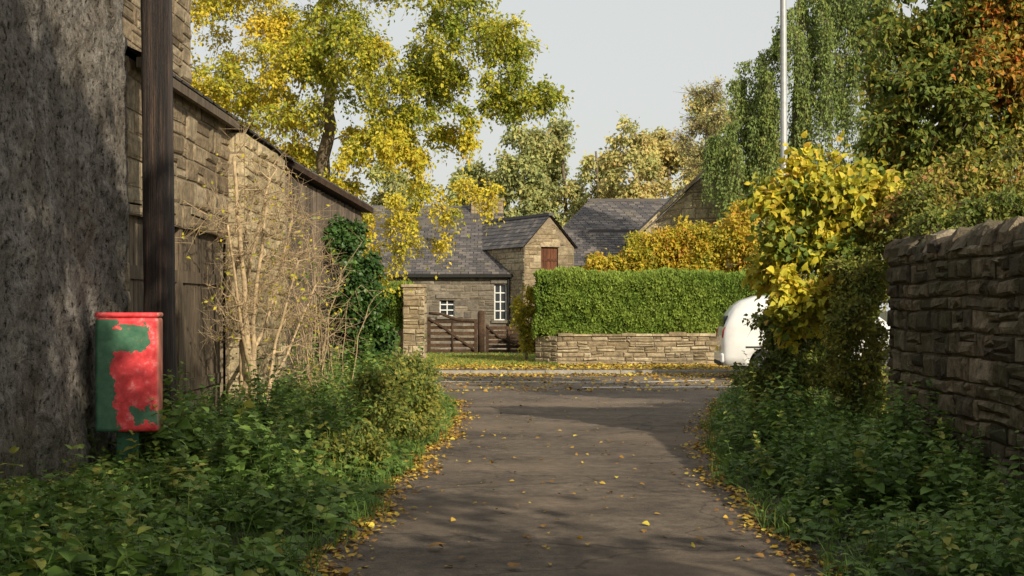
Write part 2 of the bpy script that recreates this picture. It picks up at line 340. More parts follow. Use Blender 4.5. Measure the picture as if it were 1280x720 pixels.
# ---------------------------------------------------------------- ground, lane, road
g=Geo();g.quad((-400,-300,0),(400,-300,0),(400,700,0),(-400,700,0));g.obj('ground',[M['soil']])
LY=[-12,8.5,13.9,19,24,26.5,28.2];LL=[-1.25,-1.15,-1.0,-.8,-1.0,-2.0,-4.2];LR=[1.8,1.82,1.95,2.62,3.5,4.4,7.0]
lf=lambda y:np.interp(y,LY,LL)+.06*np.sin(y*1.9)+.04*np.sin(y*4.7);rf=lambda y:np.interp(y,LY,LR)+.06*np.sin(y*2.2+1)+.04*np.sin(y*5.3)
ys=np.arange(-12,28.2,.12);g=Geo()
l=lf(ys)+rng.normal(size=len(ys))*.025-.05;r=rf(ys)+rng.normal(size=len(ys))*.025+.05
V=[];F=[]
for i,y in enumerate(ys):
    V+=[(l[i],y,.006),(r[i],y,.006)]
    if i: a=2*i-2;F+=[(a,a+1,a+3),(a,a+3,a+2)]
g.add(V,F);g.obj('lane',[M['lane']])
g=Geo();g.quad((-80,27.9,.010),(80,27.9,.010),(80,34.3,.010),(-80,34.3,.010));g.obj('road',[M['road']])
g=Geo();g.quad((1.4,28.3,.0145),(7.5,28.75,.0145),(7.5,28.95,.0145),(1.4,28.5,.0145))
g.quad((2.6,30.2,.0145),(4.4,31.2,.0145),(4.4,31.42,.0145),(2.6,30.42,.0145));g.quad((-2.6,30.6,.0145),(2.4,30.3,.0145),(2.4,30.45,.0145),(-2.6,30.75,.0145));g.obj('road_marking',[M['line']])
g=Geo();x=-30.
while x<40:
    g.box(x+.006,x+.9,34.3,34.43,0,.09+rng.normal()*.004,0);x+=.906
g.obj('kerb',[M['concrete']])
g=Geo();g.quad((-30,34.432,.085),(40,34.432,.085),(40,36.4,.085),(-30,36.4,.085));g.obj('pavement',[M['road']])
g=Geo();g.quad((-8,36.41,.09),(40,36.41,.09),(40,47,.05),(-8,47,.05),0,1)
x=rng.uniform(-4,1.2,9000);y=rng.uniform(36.5,46,9000);blades(g,x,y,.085,rng.uniform(.05,.13,9000),.012,0,.9)
g.obj('grass_verge',[M['net'],M['soil']])
# ---------------------------------------------------------------- left buildings
e=empty('rendered_stone_house')
g=Geo();ny,nz=420,200
Y,Z=np.meshgrid(np.linspace(4,14.15,ny),np.linspace(0,8.6,nz))
X=-3.85+.025*np.sin(Y*2.1+Z*1.3)+.012*np.sin(Y*5+Z*4.4+1)
cs=np.stack([rng.uniform(3.8,14.3,1100),rng.uniform(-.1,8.7,1100)],1);am=rng.uniform(.4,1.3,1100)
d=np.full(Y.shape,9.);da=np.ones(Y.shape)
for (cy,cz),q in zip(cs,am):
    dd=np.sqrt(((Y-cy)*.7)**2+((Z-cz)*1.3)**2);k=dd<d;d[k]=dd[k];da[k]=q
X=X+.03*da*np.clip(1-(d/.15)**2,0,1)+rng.normal(size=Y.shape)*.005
i=np.arange(nz-1)[:,None]*ny+np.arange(ny-1)[None];i=i.ravel()
F=np.concatenate([np.stack([i,i+1,i+ny+1],1),np.stack([i,i+ny+1,i+ny],1)])
g.add(np.stack([X,Y,Z],-1),F,.5,0,True);g.box(-10,-3.95,-10,14.13,0,8.6);g.obj('walls',[M['harl']],e)
g=Geo();slates(g,(-3.6,-10.2,8.55),(0,1,0),(-3.2,0,2.4),24.5,4.2);slates(g,(-10.1,-10.2,8.55),(0,1,0),(3.2,0,2.4),24.5,4.2);g.obj('roof',[M['slate']],e)
e=empty('stone_house')
g=Geo();wall(g,(-4.75,14.16),(-4.75,21),0,8.8,.24,.45,.02);g.box(-9,-4.78,14.16,21,0,8.8,1);wall(g,(-4.75,21.02),(-9,21.02),0,8.8,.24,.45,.02);g.obj('walls',[M['tand'],M['mort']],e)
g=Geo();slates(g,(-4.5,14.1,8.75),(0,1,0),(-2.4,0,2.),7.1,3.1);slates(g,(-9.2,14.1,8.75),(0,1,0),(2.4,0,2.),7.1,3.1);g.obj('roof',[M['slate']],e)
e=empty('stone_barn')
g=Geo();wall(g,(-3.85,14.17),(-3.85,23.4),0,4.12,.25,.5,.025,opens=[(.1,4.95,0,2.62)],wave=.01)
g.box(-4.7,-3.9,19.2,23.38,0,4.1,1);g.box(-4.7,-3.9,14.2,19.2,2.75,4.1,1);g.obj('walls',[M['tand'],M['mort']],e)
g=Geo();wall(g,(-3.62,19.25),(-3.62,22.6),0,3.97,.22,.4,.035,split=.35,rough=.02,wave=.012);wall(g,(-3.86,19.24),(-3.615,19.24),0,3.97,.24,.25,.01,split=0);g.box(-3.84,-3.63,19.26,22.6,0,3.96,1);g.obj('pier',[M['sunlit'],M['mort']],e)
g=Geo();y=14.3
while y<19.05:
    w=rng.uniform(.13,.19);g.box(-4.0,-3.93+rng.uniform(0,.012),y+.004,min(y+w,19.1)-.004,.08+rng.uniform(0,.06),2.56,0,rng.uniform());y+=w
g.box(-3.93,-3.85,14.25,19.15,2.56,2.74,0,.2);g.box(-3.95,-3.87,16.55,16.72,.1,2.55,0,.9)
for z in (.6,1.9): g.box(-3.93,-3.895,14.35,19.05,z,z+.14,0,.4)
g.obj('doors',[M['wood']],e)
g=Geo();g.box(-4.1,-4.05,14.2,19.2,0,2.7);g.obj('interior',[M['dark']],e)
g=Geo();slates(g,(-3.68,14.16,4.12),(0,1,0),(-1.1,0,.55),5.1,1.2);g.box(-3.74,-3.68,14.16,19.2,4.0,4.1,1);g.quad((-3.68,14.16,4.11),(-3.68,19.25,4.11),(-4.75,19.25,4.66),(-4.75,14.16,4.66),.5,1)
slates(g,(-3.56,19.26,4.0),(0,1,0),(-1.2,0,.6),4.2,1.3);g.quad((-3.56,19.26,3.99),(-3.56,23.5,3.99),(-4.75,23.5,4.59),(-4.75,19.26,4.59),.5,1);g.obj('roof',[M['slate'],M['wood']],e)
ang=math.atan2(26.8-23.45,-2.82+3.85);e=empty('timber_shed',(-3.85,23.45,0),ang)
L=3.4;g=Geo();u=0.
while u<L:
    w=rng.uniform(.12,.2);zt=3.87-.5*u/L;o=rng.uniform(0,.015);g.box(u+.003,min(u+w,L)-.003,-.03-o,.0,.25+rng.uniform(0,.1),zt,0,rng.uniform());u+=w
u=0
while u<2.6:
    w=rng.uniform(.12,.2);g.box(L-.03,L+rng.uniform(0,.015),u+.004,u+w-.004,.25,3.33+.18*u/2.6,0,rng.uniform());u+=w
g.box(0.01,L-.04,.02,2.6,0,3.2,1);g.obj('walls',[M['woodg'],M['dark']],e)
g=Geo();wall(g,(0,-.04),(L,-.04),0,.3,.15,.3,.02);g.obj('plinth',[M['tand'],M['mort']],e)
g=Geo();a=np.array((-.3,-.22,3.98));b=np.array((L+.12,-.22,3.38));c=b+np.array((0,3.0,.25));d=a+np.array((0,3.0,.25));th=np.array((0,0,.1))
V=[a,b,c,d,a+th,b+th,c+th,d+th];g.add(V,[(0,2,1),(0,3,2),(4,5,6),(4,6,7),(0,1,5),(0,5,4),(1,2,6),(1,6,5),(2,3,7),(2,7,6),(3,0,4),(3,4,7)],.0,1)
slates(g,a+th,b-a,d-a,np.linalg.norm(b-a),3.0,mi=0);g.obj('roof',[M['slate'],M['gate']],e)
# ---------------------------------------------------------------- telegraph pole
g=Geo();P=[(-3.38,13.7,-.2),(-3.4,13.7,2),(-3.43,13.7,5),(-3.47,13.7,9.2)];t=np.linspace(0,3,24);P=np.stack([np.interp(t,range(4),np.array(P)[:,i]) for i in range(3)],1)
g.tube(P,np.linspace(.155,.14,24),28,lump=.02)
m,nt,b,o=newmat('creosoted_timber');co=mapping(nt,(26,26,.6));n=noise(nt,1,6,.75,co)
nt.links.new(ramp(nt,[(.42,(.008,.006,.005)),(.55,(.04,.023,.016)),(.68,(.15,.085,.05))],n),b.inputs['Base Color']);b.inputs['Roughness'].default_value=.6;bump(nt,b,n,1.,.05)
g.obj('telegraph_pole',[m])
# ---------------------------------------------------------------- red box
e=empty('grit_box',(-3.47,12.9,0),R(8))
m,nt,b,o=newmat('peeling_red_paint')
tc=nt.nodes.new('ShaderNodeTexCoord');sx=nt.nodes.new('ShaderNodeSeparateXYZ');nt.links.new(tc.outputs['Object'],sx.inputs[0])
na=noise(nt,5,5,.6,tc.outputs['Object']);nb=noise(nt,3.2,5,.6,mapping(nt,(1,1,1.3),True),.5);ng=noise(nt,11,6,.7,tc.outputs['Object'])
xa=math_(nt,'ADD',sx.outputs[0],math_(nt,'MULTIPLY',math_(nt,'SUBTRACT',na,.5),.5))
za=math_(nt,'ADD',sx.outputs[2],math_(nt,'MULTIPLY',math_(nt,'SUBTRACT',nb,.5),.45))
g1=math_(nt,'LESS_THAN',xa,-.1)
g2=math_(nt,'MULTIPLY',math_(nt,'LESS_THAN',math_(nt,'ABSOLUTE',math_(nt,'SUBTRACT',za,1.36)),.09),math_(nt,'LESS_THAN',xa,.16))
g3=math_(nt,'MULTIPLY',math_(nt,'LESS_THAN',math_(nt,'ABSOLUTE',math_(nt,'SUBTRACT',za,.64)),.06),math_(nt,'GREATER_THAN',xa,.07))
gr=math_(nt,'MULTIPLY',math_(nt,'MAXIMUM',g1,math_(nt,'MAXIMUM',g2,g3)),math_(nt,'LESS_THAN',sx.outputs[2],1.5))
red=ramp(nt,[(.35,(.58,.03,.035)),(.55,(.85,.07,.08)),(.7,(.9,.32,.3))],ng);grn=ramp(nt,[(.3,(.025,.11,.06)),(.7,(.09,.21,.12))],ng)
rust=ramp(nt,[(.62,(0,0,0)),(.68,(.7,.7,.7))],noise(nt,9,6,.75,tc.outputs['Object']))
sd=math_(nt,'GREATER_THAN',sx.outputs[0],.262)
c=mixc(nt,gr,red,grn);c=mixc(nt,rust,c,(.34,.13,.09));c=mixc(nt,math_(nt,'MULTIPLY',sd,.6),c,(.36,.22,.15));nt.links.new(c,b.inputs['Base Color']);b.inputs['Roughness'].default_value=.45;bump(nt,b,math_(nt,'ADD',math_(nt,'MULTIPLY',gr,-1.),math_(nt,'MULTIPLY',ng,.4)),.5,.006)
def bevbox(name,x0,x1,y0,y1,z0,z1,mats,parent,bv=.02,seg=3):
    gg=Geo();gg.box(x0,x1,y0,y1,z0,z1);ob=gg.obj(name,mats,parent)
    bm=bmesh.new();bm.from_mesh(ob.data);bmesh.ops.dissolve_limit(bm,angle_limit=.01,verts=bm.verts,edges=bm.edges)
    bmesh.ops.recalc_face_normals(bm,faces=bm.faces)
    bmesh.ops.bevel(bm,geom=bm.edges[:],offset=bv,segments=seg,profile=.5,affect='EDGES');bm.to_mesh(ob.data);bm.free()
    return ob
bevbox('body',-.28,.28,-.17,.17,.49,1.515,[m],e,.03);bevbox('lid',-.284,.284,-.174,.174,1.517,1.56,[m],e,.018)
M['green']=plain('green_paint',(.03,.13,.07),.5,9,.3)
bevbox('post',-.11,.09,-.05,.05,-.1,.487,[M['green']],e,.01)
# ---------------------------------------------------------------- right wall
g=Geo();wall(g,(4.1,15.4),(4.1,2),0,2.16,.17,.27,.04,gap=.018,rough=.02,wave=.01,cm=.016,split=.5)
wall(g,(4.62,15.42),(4.1,15.42),0,2.16,.15,.25,.03);g.box(4.115,4.6,2,15.4,0,2.15,1)
y=2.
while y<15.4:
    w=rng.uniform(.14,.4);n=11;a=np.linspace(0,math.pi,n);rr=1+rng.normal(size=n)*.05;hh=rng.uniform(.16,.26);sh=rng.normal()*.015
    px=4.35-np.cos(a)*.27*rr+sh;pz=2.14+np.sin(a)**.7*hh*rr
    ysl=[y+.006,y+.025,y+w*.5,y+w-.025,y+w-.006];sc=[.92,.99,1,.99,.92];V=[]
    for yy,s in zip(ysl,sc):
        for k in range(n): V.append((4.35+(px[k]-4.35)*s+rng.normal()*.008,yy+rng.normal()*.006,2.15+(pz[k]-2.15)*s+rng.normal()*.008))
    F=[]
    for q in range(4):
        for k in range(n-1):
            p=q*n+k;F+=[(p,p+1,p+1+n),(p,p+1+n,p+n)]
    for k in range(1,n-1): F+=[(0,k,k+1),(4*n,4*n+k+1,4*n+k)]
    g.add(V,F,rng.uniform(),0,False);y+=w
g.obj('stone_wall',[M['rub'],M['mortd']])
# ---------------------------------------------------------------- far low wall, pier, hedges
g=Geo();wall(g,(1.2,38),(9,38),0,.85,.13,.34,.04,wave=.012,rough=.018);wall(g,(.65,38.7),(1.2,38),0,.85,.14,.34,.03);g.box(1.2,9,38.01,38.3,0,.84,1)
x=.75
while x<9:
    w=rng.uniform(.35,.6);g.box(x,x+w-.01,37.93 if x>1.15 else 38.4,38.4,.85,.92+rng.normal()*.012,0,rng.uniform());x+=w
g.obj('stone_wall',[M['tan'],M['mort']])
g=Geo();wall(g,(-6,41),(-3.1,41),0,1.0,.16,.36,.03);wall(g,(-3.12,40.7),(-2.5,40.7),0,2.2,.17,.3,.04,rough=.02,wave=.01);wall(g,(-2.5,40.7),(-2.5,41.3),0,2.2,.22,.4,.03);g.box(-3.1,-2.52,40.72,41.3,0,2.19,1);g.box(-3.16,-2.46,40.64,41.34,2.2,2.28,0,.6);g.obj('gate_pier_wall',[M['tan'],M['mort']])
def hedge(name,x0,x1,y0,y1,z0,z1,n,ls,mat,hue=.5,lump=.06,rad=.18,T=SI):
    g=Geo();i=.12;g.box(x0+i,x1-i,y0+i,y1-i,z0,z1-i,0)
    A=[(x1-x0)*(z1-z0),(x1-x0)*(y1-y0),(y1-y0)*(z1-z0),(y1-y0)*(z1-z0)];A=np.array(A)/sum(A);f=rng.choice(4,size=n,p=A)
    x=rng.uniform(x0,x1,n);y=rng.uniform(y0,y1,n);z=rng.uniform(z0,z1,n);N=np.zeros((n,3))
    y[f==0]=y0;N[f==0]=(0,-1,0);z[f==1]=z1;N[f==1]=(0,0,1);x[f==2]=x0;N[f==2]=(-1,0,0);x[f==3]=x1;N[f==3]=(1,0,0)
    k=(z>z1-rad)&(f==0);y[k]+=(1-np.sqrt(np.clip(1-((z[k]-z1+rad)/rad)**2,0,1)))*rad
    k=(y<y0+rad)&(f==1);z[k]-=(1-np.sqrt(np.clip(1-((y0+rad-y[k])/rad)**2,0,1)))*rad
    r2=.45;k=(x<x0+r2)&(f==0);y[k]+=(1-np.sqrt(np.clip(1-((x0+r2-x[k])/r2)**2,0,1)))*r2
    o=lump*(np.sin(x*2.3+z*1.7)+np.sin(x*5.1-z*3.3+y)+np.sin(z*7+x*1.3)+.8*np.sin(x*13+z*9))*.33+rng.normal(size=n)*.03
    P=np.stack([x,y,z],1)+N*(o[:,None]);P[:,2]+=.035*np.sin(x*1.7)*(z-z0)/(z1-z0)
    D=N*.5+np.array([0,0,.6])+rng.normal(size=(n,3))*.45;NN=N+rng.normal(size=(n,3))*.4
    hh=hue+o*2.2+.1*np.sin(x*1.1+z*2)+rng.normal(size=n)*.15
    add_leaves(g,P,D,NN,ls*rng.uniform(.6,1.3,n),1.,np.clip(hh,.01,.99),1,T)
    k=(f<2)&(z>z1-.3)&(rng.uniform(size=n)<.02);Q=P[k];add_leaves(g,Q,np.array([0,-.2,1.])+rng.normal(size=Q.shape)*.3,rng.normal(size=Q.shape),rng.uniform(.1,.2,len(Q)),.5,np.full(len(Q),.8),1,T)
    return g.obj(name,[M['hedgecore'],mat])
hedge('clipped_hedge',.68,7.2,38.35,40,.8,2.5,60000,.085,M['hedge'],.6,.09,.25)
hedge('clipped_hedge',-5.5,-2.95,41.1,42.2,.7,2.25,9000,.09,M['hedge'],.5)
g=Geo();grow(g,[(4,42.5,0),(4,42.5,1.6)],.08,[(2.7,42.5,2.45,.9,.6,.8,20,.36),(4,42.5,2.85,1.,.6,.95,30,.38),(5.4,42.5,3.2,1.2,.6,1.,42,.4),(6.9,42.6,3.5,1.1,.6,1.2,34,.45)],34,11,.13,.1,lambda c:.6+.1*math.sin(c[0]*3),jit=.2);g.obj('beech_hedge',[M['bark'],M['beech']])
g=Geo();grow(g,[(.4,39.6,0),(.4,39.6,.8)],.05,[(.42,39.6,1.4,.3,.5,.9,14,.24)],30,9,.1,.1,lambda c:.4,jit=.18);g.obj('shrub',[M['bark'],M['beech']])
# ---------------------------------------------------------------- gates
def gate(name,x0,x1,y,h,curved):
    e=empty(name,(x0,y,0));w=x1-x0;g=Geo()
    for k,z in enumerate(np.linspace(.12,h*.84,6)): g.box(.0,w,-.02,.02,z,z+.11,0,rng.uniform())
    g.box(0,.11,-.05,.05,.08,h,0,.4);g.box(w-.1,w,-.05,.05,.08,h*.95,0,.6);g.obj('bars',[M['gate']],e)
    g=Geo();g.tube([(.05,-.05,h*.95),(w*.3,-.05,h*(.75 if curved else .6)),(w*.95,-.05,.2)],.045,6,rnd=.4);g.tube([(w*.5,-.045,.15),(w*.5,-.045,h*.85)],.04,6,rnd=.4)
    if curved: g.tube([(.05,0,h*1.1),(w*.3,0,h*1.07),(w*.6,0,h*.93),(w,0,h*.9)],.055,6,rnd=.4)
    g.obj('brace',[M['gate']],e)
gate('field_gate',-2.8,-1.15,47,1.3,True);gate('field_gate',-.88,.66,47,1.05,False)
for x in (-1.02,.78,-2.95):
    g=Geo();g.tube([(x,47,-.1),(x,47,1.45),(x,47,1.52)],[.12,.12,.06],8);g.obj('gate_post',[M['gate']])
# ---------------------------------------------------------------- houses
def win(g,x0,x1,y,z0,z1,nx=2,nz=3,fm=0,gm=1,lm=2):
    g.box(x0,x1,y+.13,y+.15,z0,z1,gm);f=.05
    for a in np.linspace(x0,x1-f*.8,nx+1): g.box(a,a+f*.8,y+.09,y+.128,z0,z1,fm)
    for a in np.linspace(z0,z1-f*.8,nz+1): g.box(x0+.002,x1-.002,y+.085,y+.127,a,a+f*.8,fm)
    g.box(x0-.12,x1+.12,y-.06,y+.12,z1,z1+.16,lm,.5);g.box(x0-.1,x1+.1,y-.09,y+.12,z0-.1,z0,lm,.5)
e=empty('long_stone_house',(-9.5,52,0))
g=Geo();wall(g,(0,0),(10.3,0),0,2.83,.2,.42,.02,opens=[(6.85,7.4,1.3,1.95),(8.85,9.3,1.15,2.5)],rough=.016,wave=.01);g.box(.05,10.25,.16,4.6,0,2.8,1);g.obj('walls',[M['shaded_grey'],M['mort']],e)
g=Geo();win(g,6.85,7.4,0,1.3,1.95);win(g,8.85,9.3,0,1.15,2.5,2,4);g.obj('windows',[M['white'],M['glass'],M['shaded_grey']],e)
g=Geo();slates(g,(-.2,-.2,2.83),(1,0,0),(0,4.4,2.15),10.7,4.9);g.quad((-.2,-.18,2.82),(10.5,-.18,2.82),(10.5,4.2,4.95),(-.2,4.2,4.95));g.box(-.2,10.5,4.1,4.35,4.93,5.06,1);g.box(-.1,10.4,-.26,-.16,2.72,2.83,2)
g.obj('roof',[M['slate'],M['slate'],M['dark']],e)
g=Geo();g.tube([(9.38,-.1,2.75),(9.38,-.1,.1)],.035,8);g.obj('downpipe',[M['dark']],e)
e=empty('granary',(.45,51.0,0),R(28));w=2.05
g=Geo();zt=lambda u:3.8+(1.1)*(1-abs(u-w/2)/(w/2))
wall(g,(0,0),(w,0),0,4.9,.2,.38,.02,opens=[(.68,1.38,2.85,3.8)],ztop=zt,rough=.016);wall(g,(0,5.),(0,0),0,3.8,.2,.4,.02,rough=.016);wall(g,(w,0),(w,5.),0,3.8,.22,.42,.02);g.obj('walls',[M['tan'],M['mort']],e)
g=Geo();g.box(.68,1.38,.1,.13,2.85,3.8,0,.5)
for k in range(5): g.box(.69+k*.14,.82+k*.14,.07,.098,2.87,3.78,0,rng.uniform())
g.box(.68,1.38,.05,.069,3.3,3.38,0,.2);g.box(.62,1.44,-.05,.06,3.81,3.95,1,.6);g.box(.62,1.44,-.06,.06,2.75,2.85,1,.6)
M['door']=woodmat('brown_door',(.09,.035,.02),(.17,.075,.04));g.obj('loft_door',[M['door'],M['tan']],e)
g=Geo();sl=math.hypot(w/2+.1,1.2)
slates(g,(-.1,-.12,3.78),(0,1,0),(w/2+.1,0,1.2),5.2,sl);slates(g,(w+.1,-.12,3.78),(0,1,0),(-w/2-.1,0,1.2),5.2,sl)
g.quad((-.1,-.1,3.77),(-.1,5,3.77),(w/2,5,4.96),(w/2,-.1,4.96));g.quad((w+.1,-.1,3.77),(w+.1,5,3.77),(w/2,5,4.96),(w/2,-.1,4.96));g.box(w/2-.1,w/2+.1,-.14,5.1,4.94,5.04,1)
g.obj('roof',[M['slate'],M['slate']],e)
e=empty('farmhouse',(-10,60,0))
g=Geo();wall(g,(0,0),(9.4,0),0,4.3,.24,.5,.02);g.box(0,9.4,.02,6,0,4.25,1);g.obj('walls',[M['tan'],M['mort']],e)
g=Geo();slates(g,(-.2,-.2,4.25),(1,0,0),(0,3.2,1.9),9.8,3.7,.3,.22);g.quad((-.2,-.2,4.24),(9.6,-.2,4.24),(9.6,3,6.14),(-.2,3,6.14));g.quad((-.2,6.2,4.24),(9.6,6.2,4.24),(9.6,3,6.14),(-.2,3,6.14));g.obj('roof',[M['slate']],e)
g=Geo();wall(g,(8.2,2.3),(9.6,2.3),4.9,6.3,.22,.4,.02);wall(g,(9.6,2.3),(9.6,3.2),4.9,6.3,.22,.4,.02);g.box(8.2,9.58,2.32,3.2,4.9,6.29,1);g.box(8.12,9.68,2.22,3.28,6.3,6.4,0,.7)
for x in (8.5,9.25): g.tube([(x,2.75,6.4),(x,2.75,6.6)],[.12,.1],10,0,.8)
g.obj('chimney',[M['tan'],M['mort']],e)
e=empty('slate_roof_house',(2.,60,0))
g=Geo();wall(g,(0,0),(7.5,0),0,4.7,.24,.5,.02);g.box(0.02,7.4,.02,7,0,4.65,1);g.obj('walls',[M['tan'],M['mort']],e)
g=Geo();slates(g,(-.2,-.2,4.65),(1,0,0),(0,4,1.75),7.9,4.4,.3,.22,clip=lambda v:(v*.38,7.9));g.quad((-.2,-.2,4.64),(7.7,-.2,4.64),(7.7,3.8,6.38),(1.4,3.8,6.38));g.quad((-.2,-.2,4.64),(1.4,3.8,6.38),(-.2,7.2,4.64),(-.2,7.2,4.64));g.box(1.4,7.7,3.7,3.95,6.38,6.5,1)
g.obj('roof',[M['slate'],M['slate']],e)
e=empty('outbuilding',(1.9,54.2,0))
g=Geo();wall(g,(0,0),(3.6,0),0,3.2,.24,.5,.02);g.box(0.02,3.55,.02,4,0,3.15,1);g.obj('walls',[M['tan'],M['mort']],e)
g=Geo();slates(g,(-.1,-.15,3.2),(1,0,0),(0,2.6,1.45),3.8,2.95);g.quad((-.1,-.15,3.19),(3.7,-.15,3.19),(3.7,2.45,4.64),(-.1,2.45,4.64));g.quad((-.1,5,3.19),(3.7,5,3.19),(3.7,2.45,4.64),(-.1,2.45,4.64));g.box(-.1,3.7,2.4,2.55,4.62,4.72,1);g.obj('roof',[M['slate'],M['slate']],e)
e=empty('gabled_stone_house',(4.4,50.5,0))
w=4.9;zt=lambda u:4.0+2.35*(1-abs(u-w/2)/(w/2));g=Geo();wall(g,(0,0),(w,0),0,6.35,.26,.5,.025,ztop=zt);wall(g,(0,7),(0,0),0,4.0,.26,.5,.02);wall(g,(w,0),(w,7),0,4.0,.26,.5,.02);g.obj('walls',[M['sunlit'],M['mort']],e)
g=Geo();sl=math.hypot(w/2,2.35);slates(g,(-.1,.12,4.0),(0,1,0),(w/2,0,2.35),7,sl);slates(g,(w+.1,.12,4.0),(0,1,0),(-w/2,0,2.35),7,sl);g.quad((-.1,.1,3.97),(-.1,7,3.97),(w/2,7,6.35),(w/2,.1,6.35));g.quad((w+.1,.1,3.97),(w+.1,7,3.97),(w/2,7,6.35),(w/2,.1,6.35));g.obj('roof',[M['slate']],e)
g=Geo()
for s in (0,1):
    for k in range(9):
        t0,t1=k/9,(k+.97)/9;X=lambda t:(t*(w/2+.1)-.1) if s==0 else (w+.1-t*(w/2+.1));Zf=lambda t:3.97+t*2.42
        a,b=(X(t0),Zf(t0)),(X(t1),Zf(t1));V=[(p[0],yy,p[1]+dz) for p in(a,b) for yy in(-.12,.16) for dz in(.02,.17)]
        g.add(V,[(0,1,5),(0,5,4),(2,6,7),(2,7,3),(1,3,7),(1,7,5),(0,4,6),(0,6,2),(0,2,3),(0,3,1),(4,5,7),(4,7,6)],rng.uniform(),0)
g.obj('coping',[M['sunlit']],e)
# ---------------------------------------------------------------- van
VX,VY,VR=4.76,32.6,R(-3)
e=empty('parked_van',(VX,VY,.01),VR)
m,nt,b,o=newmat('white_car_paint');nt.links.new(ramp(nt,[(.3,(.64,.64,.63)),(.7,(.79,.79,.78))],noise(nt,2.5,4)),b.inputs['Base Color']);b.inputs['Roughness'].default_value=.3;b.inputs['Coat Weight'].default_value=.6;M['vanp']=m
def vanbody():
    bm=bmesh.new();rows=[]
    xs=np.array([0.,.03,.08,.16,.28,.45,.75,1.2,1.7,2.3,2.8,3.1,3.4,3.75,4.1,4.4,4.58,4.66])
    top=np.interp(xs,[0,.03,.08,.16,.28,.45,.75,1.6,2.7,3.1,3.75,4.4,4.58,4.66],[1.0,1.15,1.3,1.48,1.64,1.76,1.86,1.9,1.86,1.72,1.2,1.02,.9,.7])
    wd=np.interp(xs,[0,.03,.1,.3,.6,4.0,4.5,4.66],[.74,.79,.84,.87,.88,.88,.8,.66])
    for x,t,w in zip(xs,top,wd):
        belt=min(1.05,t-.12)
        pts=[(w*.97,.3),(w,.5),(w,.8),(w*.985,belt)]
        if t>1.25: pts+=[(w*.93,belt+(t-belt)*.5),(w*.86,t-.1),(w*.76,t-.03),(w*.4,t),(0,t+.01)]
        else: pts+=[(w*.96,belt+(t-belt)*.4),(w*.9,belt+(t-belt)*.75),(w*.8,t-.01),(w*.4,t),(0,t+.005)]
        full=[(-a,b) for a,b in pts]+[(a,b) for a,b in pts[::-1][1:]]
        rows.append([bm.verts.new((x,a,b)) for a,b in full])
    for i in range(len(rows)-1):
        for j in range(len(rows[0])-1): bm.faces.new((rows[i][j],rows[i][j+1],rows[i+1][j+1],rows[i+1][j]))
        bm.faces.new((rows[i][-1],rows[i][0],rows[i+1][0],rows[i+1][-1]))
    bm.faces.new(rows[0]);bm.faces.new(rows[-1][::-1]);bmesh.ops.recalc_face_normals(bm,faces=bm.faces)
    me=bpy.data.meshes.new('body');bm.to_mesh(me);bm.free();me.materials.append(M['vanp'])
    for p in me.polygons:p.use_smooth=True
    ob=link(bpy.data.objects.new('body',me),e)
    for x in (.95,3.75):
        bpy.ops.mesh.primitive_cylinder_add(radius=.38,depth=3,vertices=40,location=(0,0,0));c=bpy.context.object
        c.data.transform(Matrix.Translation((x,0,.33))@Matrix.Rotation(R(90),4,'X'))
        c.matrix_world=Matrix.Translation((VX,VY,.01))@Matrix.Rotation(VR,4,'Z')
        mo=ob.modifiers.new('arch','BOOLEAN');mo.object=c;mo.operation='DIFFERENCE';mo.solver='EXACT'
        bpy.context.view_layer.update();dg=bpy.context.evaluated_depsgraph_get()
        nm=bpy.data.meshes.new_from_object(ob.evaluated_get(dg));ob.modifiers.clear();ob.data=nm;bpy.data.objects.remove(c)
vanbody()
M['tyre']=plain('tyre_rubber',(.02,.02,.02),.85);M['alloy']=plain('wheel_alloy',(.35,.35,.36),.35,metal=.8);M['lens']=plain('red_lens',(.3,.015,.015),.2)
for i,(x,y) in enumerate([(.95,-.76),(.95,.76),(3.75,-.76),(3.75,.76)]):
    g=Geo();a=-1 if y<0 else 1
    g.tube([(x,y-.1,.32),(x,y-.085,.32),(x,y+.085,.32),(x,y+.1,.32)],[.29,.32,.32,.29],28,0);g.tube([(x,y+a*.1,.32),(x,y+a*.108,.32)],.2,20,1)
    for k in range(5):
        t=k*1.2566;g.tube([(x,y+a*.115,.32),(x+.18*math.cos(t),y+a*.112,.32+.18*math.sin(t))],.02,5,1)
    g.obj(f'wheel_{i+1}',[M['tyre'],M['alloy']],e)
g=Geo()
for y in (-.72,.72):g.tube([(.05,y,.86),(.015,y,.95),(.03,y,1.08),(.06,y,1.16)],[.02,.035,.035,.02],8,0)
g.obj('tail_lights',[M['lens']],e)
bevbox('bumper',-.06,.25,-.78,.78,.36,.58,[M['vanp']],e,.05);bevbox('bumper_trim',-.066,.2,-.74,.74,.3,.4,[M['tyre']],e,.02);bevbox('rear_window',.035,.2,-.56,.56,1.12,1.42,[M['glass']],e,.03)
bevbox('number_plate',-.075,-.058,-.26,.26,.62,.73,[plain('plate_yellow',(.6,.45,.05),.5)],e,.002)
bevbox('side_window',2.35,3.05,-.87,.87,1.15,1.55,[M['glass']],e,.04);bevbox('underbody',.3,4.4,-.7,.7,.22,.4,[M['tyre']],e,.02)
g=Geo();g.box(1.45,1.465,-.884,-.878,.42,1.5,0);g.box(.5,2.2,-.889,-.878,.7,.735,0);g.obj('side_trim',[M['tyre']],e)
